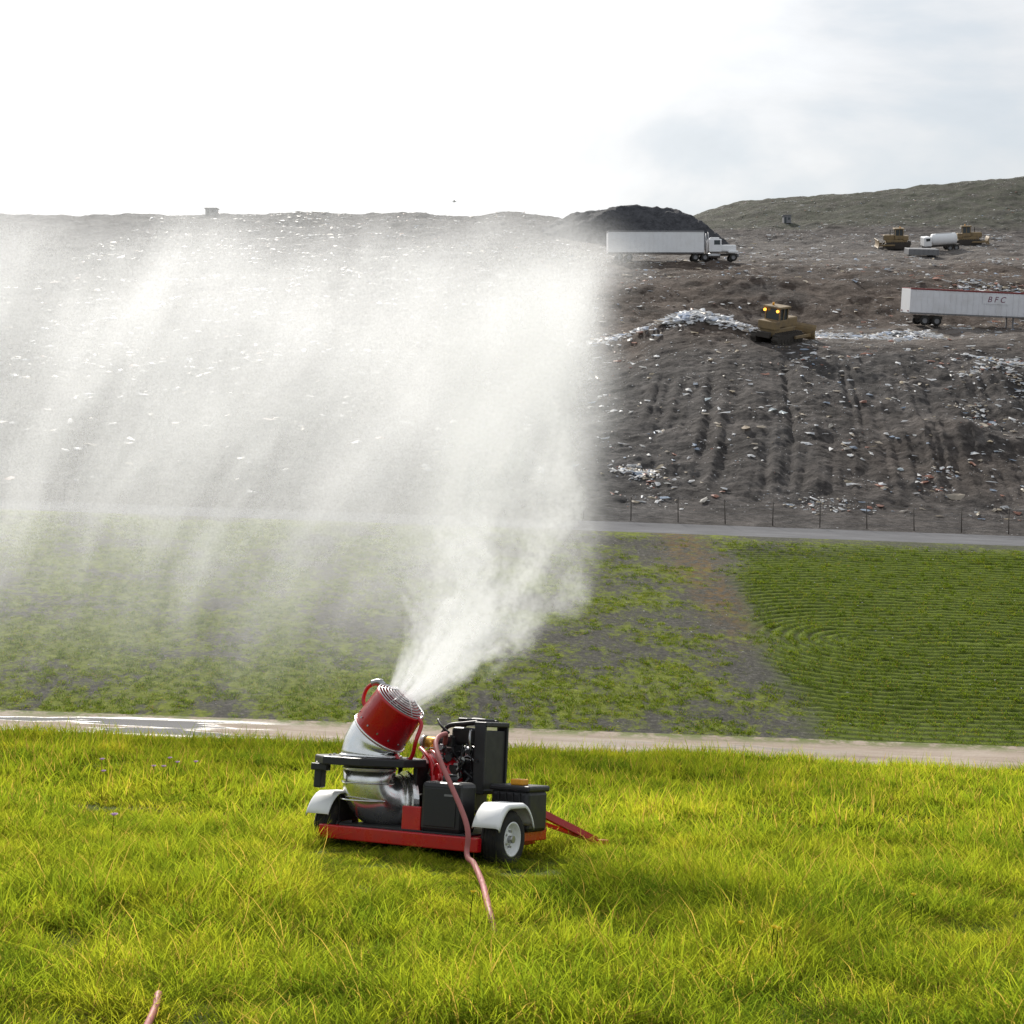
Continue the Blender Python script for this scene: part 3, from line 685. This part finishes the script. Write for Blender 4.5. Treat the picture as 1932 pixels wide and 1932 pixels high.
x,y=area(14500,16.5,38); sc=nearmachine(x,y,lump(x,y,91))
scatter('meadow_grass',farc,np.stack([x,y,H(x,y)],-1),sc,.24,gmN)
bankc=[clump(14,.05,.13,.03,.17,.7,2) for _ in range(3)]
n=32000; y=U(54.4,84.5,n); x=U(-.42,.42,n)*y
gfl=greenf(x,y)+(fbm(x/.6,y/.6,61,3)-.5)*1.1-rill(x,y)*.3; rm=rowmask(x,y); rowv=.5+.5*np.sin(rowd(x,y)*2*math.pi/.62+1.2*fbm(x/3,y/3,40,2))
keep=np.where(rm>.5,rng.random(n)<.15+.85*rowv**2,gfl>.55)
x=x[keep];y=y[keep]
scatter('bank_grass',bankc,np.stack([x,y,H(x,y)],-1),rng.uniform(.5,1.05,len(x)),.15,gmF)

def flower(x,y,h,col,r):
    e=empty('wildflower',Matrix.Translation((x,y,float(H(x,y)))))
    sweep('stem',spl([(0,0,0),(.01,0,h*.5),(.03,.01,h)]),.003,gmF,e,5)
    for k in range(9):
        a=k*.7; mk('petal',[(.03,.01,h),(.03+r*math.cos(a),.01+r*math.sin(a),h+.01),(.03+r*math.cos(a+.4),.01+r*math.sin(a+.4),h+.012),(.03,.01,h+.012)],[(0,1,2,3)],col,e)
    lathe('head',(.03,.01,h),(0,0,1),[(0,-.01),(r*.5,0),(r*.45,.012),(0,.02)],col,e,8)
pur=simple('purple_petals',(.6,.35,.62),.6); yel=simple('yellow_petals',(.85,.65,.02),.6)
for x,y in((-4.9,20.3),(-4.75,20.6),(-4.6,20.4),(-4.65,19.8),(-4.35,20.4),(-5.3,19.2),(-5.2,18.9),(-3.6,13.4)): flower(x,y,random.uniform(.42,.6),pur,.035)
for x,y in((1.42,9.45),(1.6,9.3),(1.62,9.25),(-.3,10.4),(2.9,10.9)): flower(x,y,.33,yel,.022)

# ------------------------------------------------------------ water mist (layered curtains of fine spray)
mm,nt,out=newmat('water_mist')
mc_=(.92,.925,.94,1)
d=nd(nt,'ShaderNodeBsdfDiffuse'); d.inputs[0].default_value=mc_; t=nd(nt,'ShaderNodeBsdfTranslucent'); t.inputs[0].default_value=mc_
ms=nd(nt,'ShaderNodeMixShader'); ms.inputs[0].default_value=.60; nt.links.new(d.outputs[0],ms.inputs[1]); nt.links.new(t.outputs[0],ms.inputs[2])
tp=nd(nt,'ShaderNodeBsdfTransparent'); m2=nd(nt,'ShaderNodeMixShader')
gn=noise(nt,pos(nt),16,1,.7)
gfm=math_(nt,'ADD',math_(nt,'MULTIPLY',gn,1.2),.4)
tau=math_(nt,'MULTIPLY',attr(nt,'tau'),gfm)
al=math_(nt,'SUBTRACT',1.0,math_(nt,'POWER',math.e,math_(nt,'MULTIPLY',tau,-1.0)),True)
nt.links.new(al,m2.inputs[0]); nt.links.new(tp.outputs[0],m2.inputs[1]); nt.links.new(ms.outputs[0],m2.inputs[2]); nt.links.new(m2.outputs[0],out.inputs[0])
K=20.5
gx=np.linspace(-11.5,2.8,680); gz=np.linspace(-5.4,3.0,430); GX,GZ=np.meshgrid(gx,gz)
xr=np.interp(GZ,[-5,-3.4,-2.9,-2.3,-1.5,0,1.0,1.6,2.2,2.6],[-.9,.3,1.25,1.65,1.6,1.55,1.6,1.9,1.45,1.1])
zb=np.interp(GX,[-11,-7,-4,-1.7,0,1.5],[-4.9,-4.9,-5.1,-4.9,-4.0,-3.0])
for li,(Yl,ta) in enumerate(((36.,.54),(41.,.60),(46.,.50))):
    e1=(fbm(GX/1.4,GZ/1.8,101+li,4)-.5)*1.3
    right=sst(0,1,(xr-GX+e1*.8)/1.0)
    bot=sst(0,1,(GZ-zb+e1)/3.8); top_=1-sst(1.2,2.6,GZ+.6*e1+.02*GX)
    ang=math.radians(58)-.03*(GX+3)+.30*(fbm(GX/3,GZ/3,77+li,2)-.5); al_=-GX*np.cos(ang)-GZ*np.sin(ang); ac=GX*np.sin(ang)-GZ*np.cos(ang)
    wrp=1.3*fbm(GX/1.8,GZ/1.8,5+li,4)
    st=fbm(ac/.58+wrp,al_/2.7,110+li,6); cl=fbm(GX/1.6+.6*wrp,GZ/1.6,120+li,6)
    sk_=np.clip((st-.28)*2.2,0,1.9)
    billow=np.clip((cl-.25)*2.0,0,1.5)
    wlow=.50+.32*sst(1.0,-2.0,GZ)
    s=.32+1.12*(wlow*sk_**1.45*(.45+.8*billow)+(1-wlow)*billow)
    core=np.exp(-((GX+.7)/2.6)**2)*sst(-4.2,-1.8,GZ)*(1-.7*sst(.2,2.0,GZ))
    g_=.58+.52*core+.08*np.exp(-((GZ-1.0)/1.0)**2)
    d_=ta*right*bot**1.15*top_*s*g_*1.28
    f=Yl/K; yy=Yl+.8*(fbm(GX/2,GZ/2,160+li,2)-.5)-.15*GZ
    o=quadmesh('water_mist',np.stack([GX*f,yy,GZ*f],-1).reshape(-1,3),*GX.shape,mm); addattr(o,'tau',d_)
mw=MM@mouth
J0=[(mw.x,mw.y,mw.z),(-.66,mw.y+.1,-2.91),(-.46,mw.y+.2,-2.55),(-.27,mw.y+.35,-2.14),(-.08,mw.y+.5,-1.62),(.09,mw.y+.75,-.98),(.18,mw.y+1.05,-.115),(.082,mw.y+1.4,.819),(-.216,mw.y+1.8,1.618)]
Jr=np.array([.17,.48,.74,.96,1.08,1.15,1.17,1.23,1.29])
k=75; Cs=np.array(spl(J0,k)); tt=np.arange(len(Cs))/k; R=np.interp(tt,np.arange(9),Jr)
wv=np.linspace(-1,1,260)
phi=np.interp(tt,[0,1,2,3,4,5,6,8],np.radians([-36,-33,-29,-24,-18,-11,-4,6]))   # fans open smoothly, never folding on itself
kk=np.ones(61)/61; phi=np.convolve(np.pad(phi,30,mode='edge'),kk,mode='valid')
side=np.stack([np.cos(phi),0*phi,np.sin(phi)],-1)
for ji,(tg,bw) in enumerate(((.45,-.15),(1.75,.0))):
    bow=bw*np.sqrt(np.clip(1-wv**2,0,1))
    V=Cs[:,None,:]+side[:,None,:]*(wv[None,:,None]*R[:,None,None]*1.2)+np.array([0,1.,0])[None,None,:]*((bow-.02*(1-ji))[None,:,None]*R[:,None,None])
    TT,WW=np.meshgrid(tt,wv,indexing='ij')
    n1=fbm(WW*3.6+1.6*fbm(TT*1.1,WW*2,172-ji,4),TT*.6,181-ji*1,7); n2=fbm(WW*2.0+TT*.7,TT*1.3,191-ji,7)
    q=np.abs(WW)*1.2; edge=1-sst(.30,1.10,q+(n2-.5)*1.1+.3*(n1-.5))
    fil=(.25+np.clip((n1-.26)*2.2,0,2)**1.4)*(.5+1.0*np.clip((n2-.25)*1.8,0,1.3))
    d_=tg*edge*fil*np.interp(TT,[0,.25,.6,1,2,3,4,5,6,7,8],[2.2,2.1,1.8,1.5,1.25,1.0,.75,.52,.32,.14,0])
    d_=d_*(1-sst(.9,1.0,np.abs(WW)))
    o=quadmesh('water_jet',V.reshape(-1,3),len(tt),len(wv),mm); addattr(o,'tau',d_)

# ------------------------------------------------------------ sky + sun
el=math.radians(32); az=math.radians(-15)
sd=Vector((math.sin(az)*math.cos(el),math.cos(az)*math.cos(el),math.sin(el)))
w=bpy.data.worlds.new('World'); scene.world=w; w.use_nodes=True; nt=w.node_tree; nt.nodes.clear()
out=nd(nt,'ShaderNodeOutputWorld'); bg=nd(nt,'ShaderNodeBackground'); bg.inputs[1].default_value=.1
sk=nd(nt,'ShaderNodeTexSky'); sk.sky_type='NISHITA'; sk.sun_disc=False; sk.sun_elevation=el; sk.sun_rotation=az; sk.dust_density=1.5
tc=nd(nt,'ShaderNodeTexCoord'); mp=nd(nt,'ShaderNodeMapping'); mp.inputs['Scale'].default_value=(1.0,1.0,2.4); mp.inputs['Location'].default_value=(.35,.1,.2)
nt.links.new(tc.outputs['Generated'],mp.inputs[0])
n=noise(nt,mp.outputs[0],4.2,6,.52,.4)
dp=nd(nt,'ShaderNodeVectorMath',operation='DOT_PRODUCT'); nt.links.new(tc.outputs['Generated'],dp.inputs[0]); dp.inputs[1].default_value=sd
dpp=math_(nt,'MAXIMUM',dp.outputs['Value'],0.0)
cf=math_(nt,'ADD',ramp(nt,n,[(.42,.2),(.54,1.)]),math_(nt,'MULTIPLY',math_(nt,'POWER',dpp,8.0),.7),True)
br=math_(nt,'ADD',math_(nt,'MULTIPLY',math_(nt,'POWER',dpp,4.0),6.0),6.0)
br=math_(nt,'MULTIPLY',br,math_(nt,'ADD',math_(nt,'MULTIPLY',n,1.0),.48))
cc=nd(nt,'ShaderNodeCombineColor'); nt.links.new(br,cc.inputs[0]); nt.links.new(math_(nt,'MULTIPLY',br,1.02),cc.inputs[1]); nt.links.new(math_(nt,'MULTIPLY',br,1.045),cc.inputs[2])
c=mix(nt,cf,mix(nt,.45,cc.outputs[0],(6.2,7.6,8.9)),cc.outputs[0])
c=mix(nt,.12,c,sk.outputs[0]); nt.links.new(c,bg.inputs[0]); nt.links.new(bg.outputs[0],out.inputs[0])
L=bpy.data.lights.new('sun','SUN'); L.energy=5.0; L.angle=math.radians(.6); L.color=(1,.95,.87)
lo=bpy.data.objects.new('sun',L); scene.collection.objects.link(lo); lo.rotation_euler=sd.to_track_quat('Z','Y').to_euler()

# ------------------------------------------------------------ camera
cam=bpy.data.cameras.new('camera'); co=bpy.data.objects.new('camera',cam); scene.collection.objects.link(co)
cam.lens=52.55; cam.sensor_width=36; cam.shift_y=-.1377; cam.clip_end=3000; cam.clip_start=.1
co.location=(0,0,0); co.rotation_euler=(math.pi/2,0,0); scene.camera=co
